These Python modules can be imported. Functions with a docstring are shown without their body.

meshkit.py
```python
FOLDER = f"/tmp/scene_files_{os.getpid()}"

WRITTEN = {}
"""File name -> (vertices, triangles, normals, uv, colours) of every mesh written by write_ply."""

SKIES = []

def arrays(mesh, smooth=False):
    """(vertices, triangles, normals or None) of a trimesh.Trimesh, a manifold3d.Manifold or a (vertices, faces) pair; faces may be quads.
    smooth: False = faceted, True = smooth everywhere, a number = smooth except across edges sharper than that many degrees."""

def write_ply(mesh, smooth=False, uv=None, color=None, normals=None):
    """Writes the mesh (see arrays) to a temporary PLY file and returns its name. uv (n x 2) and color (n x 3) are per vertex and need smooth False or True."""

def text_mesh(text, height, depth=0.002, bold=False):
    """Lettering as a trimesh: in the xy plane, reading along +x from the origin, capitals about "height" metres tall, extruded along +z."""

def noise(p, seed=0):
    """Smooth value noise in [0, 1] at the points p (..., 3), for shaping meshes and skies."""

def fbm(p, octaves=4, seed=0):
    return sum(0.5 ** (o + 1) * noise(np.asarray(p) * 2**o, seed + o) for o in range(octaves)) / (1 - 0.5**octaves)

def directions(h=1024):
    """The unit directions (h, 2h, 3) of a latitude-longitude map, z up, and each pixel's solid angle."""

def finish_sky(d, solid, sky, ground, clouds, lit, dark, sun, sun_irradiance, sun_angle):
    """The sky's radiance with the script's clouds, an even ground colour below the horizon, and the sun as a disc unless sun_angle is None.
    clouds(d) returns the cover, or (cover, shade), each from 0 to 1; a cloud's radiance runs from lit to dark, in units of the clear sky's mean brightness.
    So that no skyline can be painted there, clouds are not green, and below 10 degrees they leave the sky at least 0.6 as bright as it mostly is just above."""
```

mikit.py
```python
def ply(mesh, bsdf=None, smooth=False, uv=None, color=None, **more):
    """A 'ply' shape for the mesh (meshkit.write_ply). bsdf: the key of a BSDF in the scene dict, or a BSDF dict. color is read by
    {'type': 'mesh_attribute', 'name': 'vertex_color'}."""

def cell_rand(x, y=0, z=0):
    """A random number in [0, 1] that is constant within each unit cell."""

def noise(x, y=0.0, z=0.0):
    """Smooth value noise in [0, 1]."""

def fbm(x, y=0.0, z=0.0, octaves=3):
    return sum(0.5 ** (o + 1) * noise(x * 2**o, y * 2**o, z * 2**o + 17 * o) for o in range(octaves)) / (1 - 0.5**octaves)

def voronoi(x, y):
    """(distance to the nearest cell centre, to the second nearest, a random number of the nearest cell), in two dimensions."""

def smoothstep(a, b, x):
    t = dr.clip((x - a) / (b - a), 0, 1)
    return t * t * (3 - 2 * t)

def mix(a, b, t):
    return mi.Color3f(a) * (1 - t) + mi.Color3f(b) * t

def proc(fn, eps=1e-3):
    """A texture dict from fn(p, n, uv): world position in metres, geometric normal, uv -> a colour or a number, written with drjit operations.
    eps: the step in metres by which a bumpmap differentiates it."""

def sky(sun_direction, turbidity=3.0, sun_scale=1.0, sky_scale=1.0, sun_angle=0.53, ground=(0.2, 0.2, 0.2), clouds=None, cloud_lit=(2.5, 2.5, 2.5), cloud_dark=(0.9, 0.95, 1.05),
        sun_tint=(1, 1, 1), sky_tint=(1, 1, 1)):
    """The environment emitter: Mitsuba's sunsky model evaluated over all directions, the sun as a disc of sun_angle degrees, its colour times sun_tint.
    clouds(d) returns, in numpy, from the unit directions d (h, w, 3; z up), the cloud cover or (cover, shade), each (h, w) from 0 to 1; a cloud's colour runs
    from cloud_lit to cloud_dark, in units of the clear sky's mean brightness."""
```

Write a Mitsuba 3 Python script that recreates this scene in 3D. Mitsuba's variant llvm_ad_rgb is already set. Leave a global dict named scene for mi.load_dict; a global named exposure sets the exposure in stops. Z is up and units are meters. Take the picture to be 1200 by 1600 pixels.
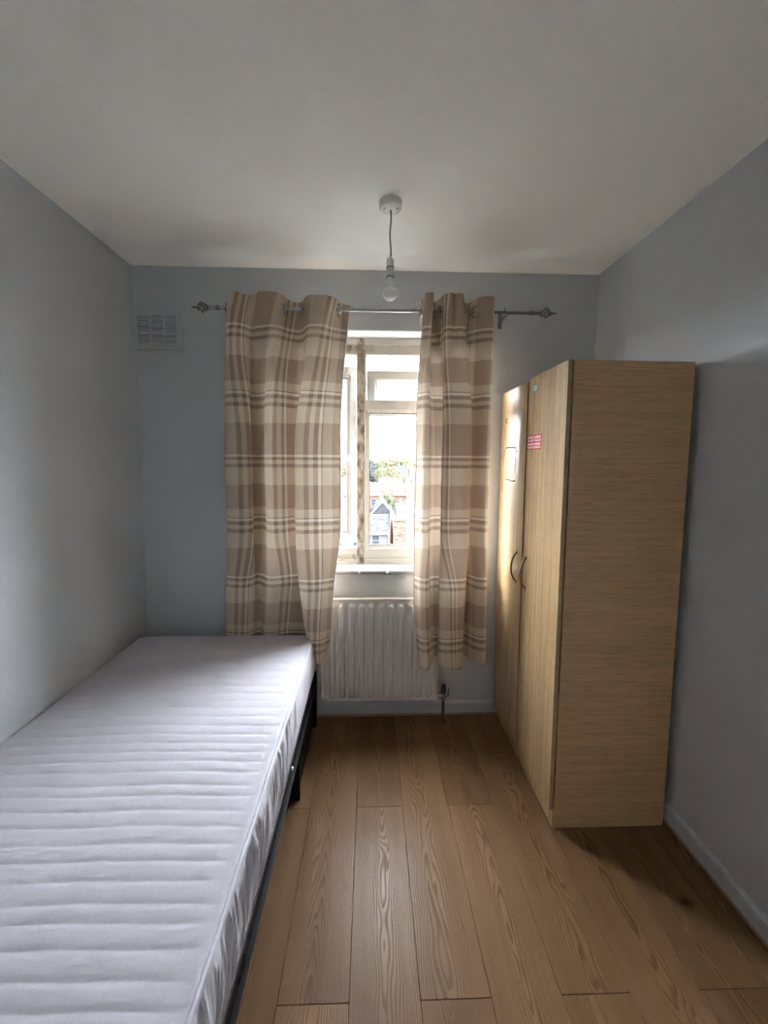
import math, random
import numpy as np, trimesh, drjit as dr, mitsuba as mi
import manifold3d as m3
import shapely.geometry as sg
import mikit, meshkit
from mikit import proc, noise, fbm, voronoi, smoothstep, mix, cell_rand

T = mi.ScalarTransform4f
random.seed(7)
rng = np.random.default_rng(7)
scene, labels = {'type': 'scene'}, {}

# ------------------------------------------------------------------ camera, sky, exposure
F_PX, CY = 661.23, 779.73
YAW, PITCH, ROLL, EYE = 0.0336, 0.0919, 0.0057, 1.4328
_cy, _sy, _cp, _sp = math.cos(YAW), math.sin(YAW), math.cos(PITCH), math.sin(PITCH)
_fwd = np.array([_sy * _cp, _cy * _cp, -_sp]); _right = np.array([_cy, -_sy, 0.0]); _up0 = np.cross(_right, _fwd)
_up = -_right * math.sin(ROLL) + _up0 * math.cos(ROLL)
scene['camera'] = {'type': 'perspective', 'fov': math.degrees(2 * math.atan(600 / F_PX)), 'fov_axis': 'x', 'near_clip': 0.02, 'far_clip': 20000.0,
                   'principal_point_offset_y': (800 - CY) / 1600.0,
                   'to_world': T().look_at(origin=[0, 0, EYE], target=[float(_fwd[0]), float(_fwd[1]), float(EYE + _fwd[2])], up=[float(v) for v in _up])}


def overcast(d):
    n = meshkit.fbm(d * np.array([3.0, 3.0, 7.0]), 4, 3)
    return np.ones(d.shape[:2]), np.clip((n - 0.35) * 1.2, 0, 0.6)


exposure = 8.45
SKY = 1.0
scene['sky'] = mikit.sky((0.3, -0.6, 0.75), turbidity=4.0, sun_scale=0.0, sky_scale=SKY, ground=(0.016, 0.016, 0.015), clouds=overcast,
                         cloud_lit=(2.5, 2.66, 2.86), cloud_dark=(1.65, 1.76, 1.92))

# ------------------------------------------------------------------ helpers
L, R, D, ZC, NEAR = -1.2016, 1.1903, 2.266, 2.4, -1.15      # room: left, right, window wall, ceiling, wall behind the camera


def key_for(name, parent=None):
    base = (parent + '__' if parent else '') + name
    k, n = base, 0
    while k in scene or k in labels:
        n += 1
        k = '%s_%03d' % (base, n)
    return k


def add(name, mesh, bsdf, parent=None, smooth=False, label=None, cat=None, group=None, kind=None, uv=None, **more):
    k = key_for(name, parent)
    scene[k] = mikit.ply(mesh, bsdf, smooth=smooth, uv=uv, **more)
    tag(k, label, cat, group, kind)
    return k


def tag(k, label=None, cat=None, group=None, kind=None):
    d = {a: b for a, b in (('label', label), ('category', cat), ('group', group), ('kind', kind)) if b}
    if d:
        labels[k] = d


def thing(name, label, cat, group=None, kind=None):
    k = key_for(name)
    tag(k, label, cat, group, kind)
    return k


def cat_(ms):
    out = []
    for m in ms:
        if hasattr(m, 'to_mesh'):
            q = m.to_mesh(); m = trimesh.Trimesh(q.vert_properties[:, :3], q.tri_verts, process=False)
        out.append(m)
    return trimesh.util.concatenate(out)


def box(x0, x1, y0, y1, z0, z1):
    m = trimesh.creation.box((x1 - x0, y1 - y0, z1 - z0))
    m.apply_translation(((x0 + x1) / 2, (y0 + y1) / 2, (z0 + z1) / 2))
    return m


def bbox(x0, x1, y0, y1, z0, z1, r=0.003, seg=2):
    """box with rounded edges (hull of small spheres)"""
    s = m3.Manifold.sphere(r, 4 * seg)
    r = min(r, (x1 - x0) / 2.01, (y1 - y0) / 2.01, (z1 - z0) / 2.01)
    s = m3.Manifold.sphere(r, 4 * seg)
    c = [s.translate((x, y, z)) for x in (x0 + r, x1 - r) for y in (y0 + r, y1 - r) for z in (z0 + r, z1 - r)]
    return cat_([m3.Manifold.batch_hull(c)])


def tube(pts, rad, sides=14, closed=False, caps=True):
    p = np.asarray(pts, float); n = len(p)
    t = (np.roll(p, -1, 0) - np.roll(p, 1, 0)) if closed else np.gradient(p, axis=0)
    t /= np.linalg.norm(t, axis=1, keepdims=True) + 1e-12
    a = np.zeros_like(p)
    ref = np.array([0, 0, 1.0]) if abs(t[0][2]) < 0.9 else np.array([1.0, 0, 0])
    cur = np.cross(t[0], ref); cur /= np.linalg.norm(cur)
    for i in range(n):
        cur = cur - t[i] * (cur @ t[i]); cur /= np.linalg.norm(cur) + 1e-12
        a[i] = cur
    b = np.cross(t, a)
    ang = np.arange(sides) * 2 * np.pi / sides
    rr = np.broadcast_to(rad, (n,))[:, None, None]
    v = (p[:, None] + rr * (np.cos(ang)[None, :, None] * a[:, None] + np.sin(ang)[None, :, None] * b[:, None])).reshape(-1, 3)
    f = []
    for i in range(n if closed else n - 1):
        for j in range(sides):
            i2 = (i + 1) % n
            q = (i * sides + j, i * sides + (j + 1) % sides, i2 * sides + (j + 1) % sides, i2 * sides + j)
            f += [(q[0], q[1], q[2]), (q[0], q[2], q[3])]
    if caps and not closed:
        v = np.vstack([v, p[0], p[-1]])
        for j in range(sides):
            f.append((n * sides, (j + 1) % sides, j)); f.append((n * sides + 1, (n - 1) * sides + j, (n - 1) * sides + (j + 1) % sides))
    m = trimesh.Trimesh(v, f, process=False)
    return m


def ring(c, axis, R_, r, seg=28, sides=10):
    axis = np.asarray(axis, float) / np.linalg.norm(axis)
    ref = np.array([0, 0, 1.0]) if abs(axis[2]) < 0.9 else np.array([1.0, 0, 0])
    a = np.cross(axis, ref); a /= np.linalg.norm(a); b = np.cross(axis, a)
    th = np.arange(seg) * 2 * np.pi / seg
    return tube(np.asarray(c) + R_ * (np.cos(th)[:, None] * a + np.sin(th)[:, None] * b), r, sides, closed=True)


def lathe(profile, origin=(0, 0, 0), axis=(0, 0, 1), seg=36):
    m = trimesh.creation.revolve(np.asarray(profile, float), sections=seg)
    m.apply_transform(trimesh.geometry.align_vectors([0, 0, 1], axis))
    m.apply_translation(origin)
    return m


def catmull(P, n):
    """centripetal-ish smooth curve through control points, sampled n times by arc length"""
    from scipy.interpolate import CubicSpline, PchipInterpolator
    P = np.asarray(P, float)
    s = np.r_[0, np.cumsum(np.sqrt(np.linalg.norm(np.diff(P, axis=0), axis=1)) + 1e-6)]
    q = np.linspace(0, s[-1], 600)
    c = CubicSpline(s, P)(q)
    a = np.r_[0, np.cumsum(np.linalg.norm(np.diff(c, axis=0), axis=1))]
    w = np.linspace(0, a[-1], n)
    return np.stack([np.interp(w, a, c[:, k]) for k in range(c.shape[1])], 1), a[-1]


# ------------------------------------------------------------------ materials
def mat(key, color, rough=0.5, **kw):
    base = color if isinstance(color, dict) else {'type': 'rgb', 'value': [float(c) for c in color]}
    d = {'type': 'principled', 'base_color': base, 'roughness': float(rough) if not isinstance(rough, dict) else rough, 'specular': kw.pop('specular', 0.5), **kw}
    scene[key] = {'type': 'twosided', 'bsdf': d}
    return key


def wall_fn(c, amp, f=3.0):
    def fn(p, n, uv):
        a = fbm(p.x * f, p.y * f, p.z * f, 3) - 0.5
        b = fbm(p.x * 160, p.y * 160, p.z * 160, 2) - 0.5
        return mi.Color3f(c) * (1 + amp * a + 0.05 * b)
    return fn


mat('m_wall', proc(wall_fn((0.485, 0.512, 0.522), 0.08)), 0.55, specular=0.35)
mat('m_ceiling', proc(wall_fn((0.86, 0.855, 0.795), 0.06)), 0.75, specular=0.2)
mat('m_white_paint', (0.82, 0.83, 0.83), 0.35)
mat('m_baseboard', (0.46, 0.485, 0.495), 0.6)
mat('m_lining', (0.60, 0.61, 0.61), 0.5)
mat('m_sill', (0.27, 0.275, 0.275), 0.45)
mat('m_slot_shade', (0.30, 0.315, 0.325), 0.8)  # darker wall grey, painted shade for the air vent slots
mat('m_raw_wood', (0.32, 0.22, 0.13), 0.7)
mat('m_underlay', (0.03, 0.022, 0.016), 0.9)

PW, PX0, PLEN, PY0 = 0.1905, -0.0516, 1.27, 1.632         # plank width, a seam, plank length, a butt joint


def plank_ids(p):
    ci = dr.floor((p.x - PX0) / PW)
    odd = ci - 2 * dr.floor(ci / 2)
    off = PY0 - odd * 0.636
    ri = dr.floor((p.y - off) / PLEN)
    return ci, ri


def grain(p):
    ci, ri = plank_ids(p)
    r1, r2, r3 = cell_rand(ci, ri, 1), cell_rand(ci, ri, 2), cell_rand(ci, ri, 3)
    xl = p.x - (PX0 + (ci + 0.5) * PW)
    yl = p.y + r1 * 20
    warp = fbm(xl * 14, yl * 3.2, r2 * 40, 3) - 0.5
    slow = fbm(yl * 1.3, r3 * 30, 0, 2) - 0.5
    h = 0.035 + 0.10 * slow + 0.05 * warp
    rad = dr.sqrt(dr.square(xl - 0.05 * (r2 - 0.5)) + dr.square(h))
    t = rad / 0.0048 + 0.9 * (fbm(xl * 60, yl * 7, 3, 2) - 0.5)
    fr = t - dr.floor(t)
    ringv = smoothstep(0.25, 0.8, fr) * (1 - smoothstep(0.85, 1.0, fr))
    pores = noise(xl * 700, yl * 22, r1 * 9)
    return r1, r2, ringv, pores, warp


def floor_fn(p, n, uv):
    r1, r2, rv, po, wa = grain(p)
    base = mix((0.212, 0.120, 0.060), (0.152, 0.082, 0.040), r1)
    c = mix(base, (0.055, 0.028, 0.014), 0.72 * rv * (0.55 + 0.45 * po))
    c = mix(c, (0.25, 0.162, 0.10), 0.25 * smoothstep(0.05, 0.3, wa))
    streak = fbm(p.x * 26 + 9 * r2, p.y * 1.4, 0, 3)
    c = c * (0.80 + 0.40 * streak)
    knot = dr.exp(-dr.square((p.x - 1.035) / 0.022) - dr.square((p.y - 1.222) / 0.016))
    return mix(c, (0.035, 0.02, 0.012), 0.9 * knot)


def floor_rough(p, n, uv):
    r1, r2, rv, po, wa = grain(p)
    return 0.30 + 0.16 * rv + 0.05 * po


scene['m_floor'] = {'type': 'twosided', 'bsdf': {'type': 'principled', 'base_color': proc(floor_fn), 'roughness': proc(floor_rough), 'specular': 0.15}}


def door_wood(p, n, uv):
    g = fbm(p.y * 95, p.z * 2.2, 4, 3)
    h = fbm(p.y * 14, p.z * 0.8, 8, 2)
    po = smoothstep(0.62, 0.8, noise(p.y * 500, p.z * 26, 2))
    c = mix((0.395, 0.268, 0.138), (0.30, 0.194, 0.093), smoothstep(0.3, 0.75, g) * 0.75 + 0.35 * (h - 0.5))
    return mix(c, (0.24, 0.15, 0.075), 0.35 * po)


def side_wood(p, n, uv):
    g = fbm(p.z * 150 + 1.2 * noise(p.x * 4, p.z * 7), p.x * 3.5, 4, 3)
    h = fbm(p.z * 11, p.x * 1.1, 8, 2)
    po = smoothstep(0.6, 0.8, noise(p.z * 420, p.x * 24, 2))
    c = mix((0.56, 0.352, 0.180), (0.475, 0.290, 0.140), smoothstep(0.3, 0.75, g) * 0.6 + 0.5 * (h - 0.5))
    return mix(c, (0.27, 0.155, 0.075), 0.3 * po)


mat('m_door_wood', proc(door_wood), 0.28, specular=0.6, clearcoat=0.45, clearcoat_gloss=0.85)
mat('m_side_wood', proc(side_wood), 0.45)
mat('m_dark_gap', (0.03, 0.02, 0.015), 0.9)
scene['m_bronze'] = {'type': 'twosided', 'bsdf': {'type': 'principled', 'base_color': {'type': 'rgb', 'value': [0.26, 0.17, 0.09]}, 'metallic': 0.9, 'roughness': 0.35}}
scene['m_steel'] = {'type': 'twosided', 'bsdf': {'type': 'principled', 'base_color': {'type': 'rgb', 'value': [0.42, 0.42, 0.42]}, 'metallic': 1.0, 'roughness': 0.22}}
scene['m_dark_steel'] = {'type': 'twosided', 'bsdf': {'type': 'principled', 'base_color': {'type': 'rgb', 'value': [0.22, 0.215, 0.21]}, 'metallic': 1.0, 'roughness': 0.3}}
mat('m_black_metal', (0.009, 0.009, 0.010), 0.45, specular=0.12)
mat('m_fabric', proc(lambda p, n, uv: mi.Color3f(0.505, 0.497, 0.545) * (0.93 + 0.14 * fbm(p.x * 260, p.y * 260, p.z * 260, 2))), 0.85, specular=0.15, sheen=0.3)
mat('m_piping', (0.60, 0.60, 0.68), 0.8, specular=0.2)
mat('m_radiator', (0.68, 0.66, 0.63), 0.5, specular=0.2)
mat('m_plastic', (0.72, 0.70, 0.66), 0.35)
mat('m_cord', (0.24, 0.195, 0.155), 0.6)
mat('m_bulb', (0.94, 0.93, 0.89), 0.3, specular=0.5)
mat('m_dark_rubber', (0.05, 0.045, 0.04), 0.6)
mat('m_teal', (0.10, 0.24, 0.26), 0.35)
mat('m_red', (0.45, 0.05, 0.08), 0.4)
mat('m_label_pink', (0.72, 0.42, 0.42), 0.4)
mat('m_label_white', (0.75, 0.75, 0.75), 0.4)
mat('m_residue', (0.035, 0.028, 0.022), 0.8, specular=0.1)


def pvc_fn(p, n, uv):
    """off-white window plastic with old glue and torn lining film left on the mullion and head"""
    m = fbm(p.x * 45, p.y * 45, p.z * 22, 4)
    on_mull = smoothstep(-0.078, -0.066, p.x) * (1 - smoothstep(-0.034, -0.028, p.x))
    on_head = smoothstep(2.012, 2.03, p.z) * (1 - smoothstep(2.056, 2.062, p.z))
    low = smoothstep(0.0, 0.02, 0.905 - p.z) * smoothstep(0.86, 0.87, p.z) * (1 - smoothstep(-0.06, -0.03, p.x))
    a = dr.maximum(dr.maximum(on_mull, on_head * (0.12 + 0.88 * (1 - smoothstep(-0.09, 0.04, p.x)))), low * 0.8)
    base = mi.Color3f(0.34, 0.334, 0.305)
    c = mix(base, (0.14, 0.112, 0.075), a * (0.35 + 0.5 * smoothstep(0.40, 0.55, m)))
    return mix(c, (0.05, 0.038, 0.028), a * 0.8 * smoothstep(0.60, 0.68, m))


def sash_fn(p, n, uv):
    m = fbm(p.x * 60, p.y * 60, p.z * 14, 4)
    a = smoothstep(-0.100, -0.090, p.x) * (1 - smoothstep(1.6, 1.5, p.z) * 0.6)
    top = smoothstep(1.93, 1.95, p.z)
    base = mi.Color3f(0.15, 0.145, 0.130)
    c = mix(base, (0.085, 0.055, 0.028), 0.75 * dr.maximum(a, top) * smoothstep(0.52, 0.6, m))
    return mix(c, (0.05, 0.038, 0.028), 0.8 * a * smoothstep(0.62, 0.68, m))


mat('m_pvc', proc(pvc_fn), 0.35)
mat('m_pvc_clean', (0.34, 0.334, 0.31), 0.35)
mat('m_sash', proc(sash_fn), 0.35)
mat('m_gasket', (0.03, 0.03, 0.03), 0.6)
scene['m_glass'] = {'type': 'thindielectric', 'int_ior': 1.5}

# plaid cloth: the same sequence of bands runs both ways through the weave; uv are metres of cloth
_BANDS = [(0.000, 3), (0.011, 0), (0.026, 2), (0.046, 0), (0.063, 2), (0.150, 1), (0.270, 2), (0.312, 0), (0.318, 3), (0.331, 0), (0.351, 2), (0.371, 0), (0.391, 2), (0.470, 1)]
_BCOL = [(0.290, 0.205, 0.145), (0.415, 0.310, 0.228), (0.70, 0.600, 0.470), (0.87, 0.80, 0.69)]


def band(s):
    s = s / 0.625
    s = (s - dr.floor(s)) * 0.625
    c = mi.Color3f(_BCOL[_BANDS[0][1]])
    for a, k in _BANDS[1:]:
        c = dr.select(s > a, mi.Color3f(_BCOL[k]), c)
    return c


def plaid(p, n, uv):
    w = 0.5 + 0.5 * dr.sin(uv.x * 5200) * dr.sin(uv.y * 5200)
    a, b = band(uv.x), band(uv.y)
    c = 0.46 * a + 0.54 * b
    return c * (0.90 + 0.20 * fbm(uv.x * 420, uv.y * 420, 0, 2)) * (0.96 + 0.06 * w)


scene['m_curtain'] = {'type': 'principledthin', 'base_color': proc(plaid), 'roughness': 0.9, 'diff_trans': 0.085, 'spec_trans': 0.0, 'eta': 1.2}

# outdoors
def slate_fn(c):
    def fn(p, n, uv):
        rows = dr.floor(p.z * 9 + p.y * 0.0)
        r = cell_rand(dr.floor(p.x * 3.2 + 0.5 * rows), rows, dr.floor(p.y * 0.5))
        return mi.Color3f(c) * (0.65 + 0.7 * r)
    return fn


def brick_fn(c):
    def fn(p, n, uv):
        rows = dr.floor(p.z / 0.15)
        q = (p.x + p.y) / 0.45 + 0.5 * (rows - 2 * dr.floor(rows / 2))
        r = cell_rand(dr.floor(q), rows, 5)
        mortar = dr.maximum(smoothstep(0.86, 0.94, p.z / 0.15 - rows), smoothstep(0.9, 0.96, q - dr.floor(q)))
        return mix(mi.Color3f(c) * (0.55 + 0.9 * r), (0.034, 0.032, 0.030), mortar)
    return fn


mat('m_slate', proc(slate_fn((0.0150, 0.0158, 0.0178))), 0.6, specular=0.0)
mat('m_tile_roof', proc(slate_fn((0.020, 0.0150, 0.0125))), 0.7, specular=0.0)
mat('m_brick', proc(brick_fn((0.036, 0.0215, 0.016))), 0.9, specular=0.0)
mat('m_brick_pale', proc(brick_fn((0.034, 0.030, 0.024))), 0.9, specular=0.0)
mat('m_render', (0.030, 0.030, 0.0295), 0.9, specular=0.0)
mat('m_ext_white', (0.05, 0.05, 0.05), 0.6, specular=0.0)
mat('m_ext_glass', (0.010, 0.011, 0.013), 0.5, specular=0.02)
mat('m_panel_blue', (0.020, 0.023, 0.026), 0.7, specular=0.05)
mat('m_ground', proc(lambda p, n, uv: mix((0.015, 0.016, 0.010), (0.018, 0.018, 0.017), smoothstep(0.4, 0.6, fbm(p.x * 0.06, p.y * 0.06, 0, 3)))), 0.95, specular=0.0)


def leaf_fn(c):
    def fn(p, n, uv):
        return mi.Color3f(c) * (0.55 + 0.9 * noise(p.x * 1.6, p.y * 1.6, p.z * 1.6))
    return fn


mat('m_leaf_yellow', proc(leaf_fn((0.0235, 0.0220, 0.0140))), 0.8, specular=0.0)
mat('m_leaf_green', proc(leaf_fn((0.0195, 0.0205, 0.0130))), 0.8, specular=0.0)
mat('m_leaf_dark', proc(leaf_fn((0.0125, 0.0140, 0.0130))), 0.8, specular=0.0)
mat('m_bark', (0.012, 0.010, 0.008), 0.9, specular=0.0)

# ------------------------------------------------------------------ room shell
WX0, WX1, WZ0, WZ1 = -0.500, 0.605, 0.815, 2.106          # opening in the window wall
WT = 0.28
outer = sg.box(L - 0.12, -0.12, R + 0.12, ZC + 0.12)
hole = sg.box(WX0, WZ0, WX1, WZ1)
w = trimesh.creation.extrude_polygon(outer.difference(hole), WT, engine='earcut')
w.apply_transform(trimesh.transformations.rotation_matrix(math.pi / 2, [1, 0, 0])); w.apply_translation((0, D + WT, 0))
add('wall_far', w, 'm_wall', kind='structure', label='grey blue painted wall around the window')
add('wall_left', box(L - 0.12, L, NEAR - 0.1, D, -0.12, ZC + 0.12), 'm_wall', kind='structure', label='plain grey blue wall beside the bed')
add('wall_right', box(R, R + 0.12, NEAR - 0.1, D, -0.12, ZC + 0.12), 'm_wall', kind='structure', label='plain grey blue wall behind the wardrobe')
add('wall_near', box(L, R, NEAR - 0.1, NEAR, -0.12, ZC + 0.12), 'm_wall', kind='structure', label='grey blue wall with the door, behind the viewer')
add('ceiling', box(L, R, NEAR, D, ZC, ZC + 0.12), 'm_ceiling', kind='structure', label='off-white painted ceiling')
fl = add('floor', box(L, R, NEAR, D, -0.12, -0.011), 'm_underlay', kind='structure', label='floor of brown oak laminate planks')


def plank(x0, x1, y0, y1):
    g, b, h = 0.0003, 0.0010, 0.010
    x0, x1, y0, y1 = x0 + g, x1 - g, y0 + g, y1 - g
    ins = [(x0, y0, -h), (x1, y0, -h), (x1, y1, -h), (x0, y1, -h), (x0, y0, -b), (x1, y0, -b), (x1, y1, -b), (x0, y1, -b),
           (x0 + b, y0 + b, 0), (x1 - b, y0 + b, 0), (x1 - b, y1 - b, 0), (x0 + b, y1 - b, 0)]
    f = []
    for a in (0, 4):
        for i in range(4):
            j = (i + 1) % 4
            f += [(a + i, a + j, a + 4 + j), (a + i, a + 4 + j, a + 4 + i)]
    f += [(8, 9, 10), (8, 10, 11), (0, 2, 1), (0, 3, 2)]
    return trimesh.Trimesh(ins, f, process=False)


for ci in range(-7, 7):
    xa, xb = max(L + 0.004, PX0 + ci * PW), min(R - 0.004, PX0 + (ci + 1) * PW)
    if xb - xa < 0.01:
        continue
    off = PY0 - (ci % 2) * 0.636
    for k in range(-4, 3):
        ya, yb = max(NEAR + 0.004, off + k * PLEN), min(D - 0.004, off + (k + 1) * PLEN)
        if yb - ya > 0.02:
            add('plank', plank(xa, xb, ya, yb), 'm_floor', fl)

# skirting: painted board, raw timber strip left bare at the floor
def skirting(name, prof, path_a, path_b, into, lab):
    """extrude a profile (depth, z) between two points on the wall foot; into: unit direction into the room"""
    a, b, n = np.array([*path_a, 0.0]), np.array([*path_b, 0.0]), np.array([*into, 0.0])
    v = [p + n * d + np.array([0, 0, z]) for p in (a, b) for d, z in prof]
    k = len(prof); f = []
    for i in range(k):
        j = (i + 1) % k
        f += [(i, j, k + j), (i, k + j, k + i)]
    tri = [(0, i, i + 1) for i in range(1, k - 1)]
    f += tri + [(k + x, k + z, k + y) for x, y, z in tri]
    m = trimesh.Trimesh(v, f, process=False); m.fix_normals()
    return add(name, m, 'm_baseboard', kind='structure', label=lab)


BP = [(0, 0.016), (0.014, 0.016), (0.014, 0.070), (0.010, 0.078), (0.004, 0.082), (0, 0.082)]
skirting('baseboard_far', BP, (L, D), (R, D), (0, -1), 'grey painted skirting board under the window')
skirting('baseboard_right', BP, (R, NEAR), (R, D), (-1, 0), 'grey painted skirting board beside the wardrobe')
skirting('baseboard_left', BP, (L, NEAR), (L, D), (1, 0), 'grey painted skirting board behind the bed')
add('trim_1', box(L + 0.01, R - 0.01, D - 0.012, D, 0.0, 0.0158), 'm_raw_wood', kind='structure', label='bare wood strip below the skirting under the window')
add('trim_2', box(R - 0.012, R, NEAR, D - 0.013, 0.0, 0.0158), 'm_raw_wood', kind='structure', label='bare wood strip below the right skirting')
dr1 = add('door_1', bbox(-0.45, 0.32, NEAR, NEAR + 0.035, 0.005, 1.98, 0.003), 'm_white_paint', kind='structure', label='white door behind the viewer')
add('frame', cat_([box(-0.52, -0.453, NEAR, NEAR + 0.045, 0, 2.05), box(0.323, 0.39, NEAR, NEAR + 0.045, 0, 2.05), box(-0.453, 0.323, NEAR, NEAR + 0.045, 1.983, 2.05)]), 'm_white_paint', dr1)
add('handle', cat_([tube([(0.26, NEAR + 0.035, 1.0), (0.26, NEAR + 0.085, 1.0), (0.25, NEAR + 0.09, 1.0), (0.15, NEAR + 0.09, 1.0)], 0.009)]), 'm_steel', dr1, smooth=40)

# ------------------------------------------------------------------ window
win = thing('window_1', 'off-white plastic window with an open casement on its left', None, kind='structure')
FY0, FY1 = 2.386, 2.448                                    # frame depth
FX0, FX1, FZ0, FZ1 = WX0 + 0.002, WX1 - 0.002, 0.846, 2.104
add('outer_frame', cat_([bbox(FX0, FX0 + 0.062, FY0, FY1, FZ0, FZ1), bbox(FX1 - 0.062, FX1, FY0, FY1, FZ0, FZ1),
                         bbox(FX0 + 0.05, FX1 - 0.05, FY0 + 0.002, FY1, 2.008, 2.062), bbox(FX0 + 0.05, FX1 - 0.05, FY0 - 0.006, FY1, 2.060, 2.093),
                         bbox(FX0 + 0.05, FX1 - 0.05, FY0, FY1, 0.872, 0.928), bbox(FX0, FX1, FY0 - 0.010, FY1, 0.857, 0.874), bbox(FX0, FX1, FY0 - 0.018, FY1, 0.838, 0.859)]), 'm_pvc', win)
MX0, MX1 = -0.073, -0.022
add('mullion', bbox(MX0, MX1, FY0 - 0.001, FY1, 0.92, 2.012), 'm_pvc', win)
add('transom', bbox(MX1 - 0.004, FX1 - 0.055, FY0 - 0.001, FY1, 1.712, 1.764), 'm_pvc_clean', win)
GX0, GX1 = MX1 - 0.002, FX1 - 0.060


def bead_frame(x0, x1, z0, z1, y0, y1, wd, bev=0.008):
    """mitred glazing bead: sloping face towards the room"""
    o = [(x0, z0), (x1, z0), (x1, z1), (x0, z1)]; i = [(x0 + wd, z0 + wd), (x1 - wd, z0 + wd), (x1 - wd, z1 - wd), (x0 + wd, z1 - wd)]
    v = [(x, y0, z) for x, z in o] + [(x, y0 + bev, z) for x, z in i] + [(x, y1, z) for x, z in o] + [(x, y1, z) for x, z in i]
    f = []
    for k in range(4):
        j = (k + 1) % 4
        for a, b in ((0, 4), (4, 12), (12, 8), (8, 0)):
            f += [(a + k, a + j, b + j), (a + k, b + j, b + k)]
    m = trimesh.Trimesh(v, f, process=False); m.fix_normals()
    return m


add('glazing_bead', bead_frame(GX0, GX1, 0.926, 1.714, FY0 + 0.004, FY0 + 0.03, 0.020), 'm_pvc_clean', win)
add('gasket', bead_frame(GX0 + 0.019, GX1 - 0.019, 0.945, 1.695, FY0 + 0.012, FY0 + 0.03, 0.0035, 0.001), 'm_gasket', win)


def pane_mesh(x0, x1, z0, z1, y):
    return (np.array([(x0, y, z0), (x1, y, z0), (x1, y, z1), (x0, y, z1)]), np.array([(0, 1, 2), (0, 2, 3)]))


add('pane', pane_mesh(GX0 + 0.01, GX1 - 0.01, 0.936, 1.704, FY0 + 0.032), 'm_glass', win, label='fixed lower pane')

# the open casement: built closed, swung out about its left edge
SX0, SX1, SZ0, SZ1 = FX0 + 0.040, -0.058, 0.934, 1.972
sash_T = trimesh.transformations.rotation_matrix(math.radians(18.5), [0, 0, 1], [SX0, FY1, 0])


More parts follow.
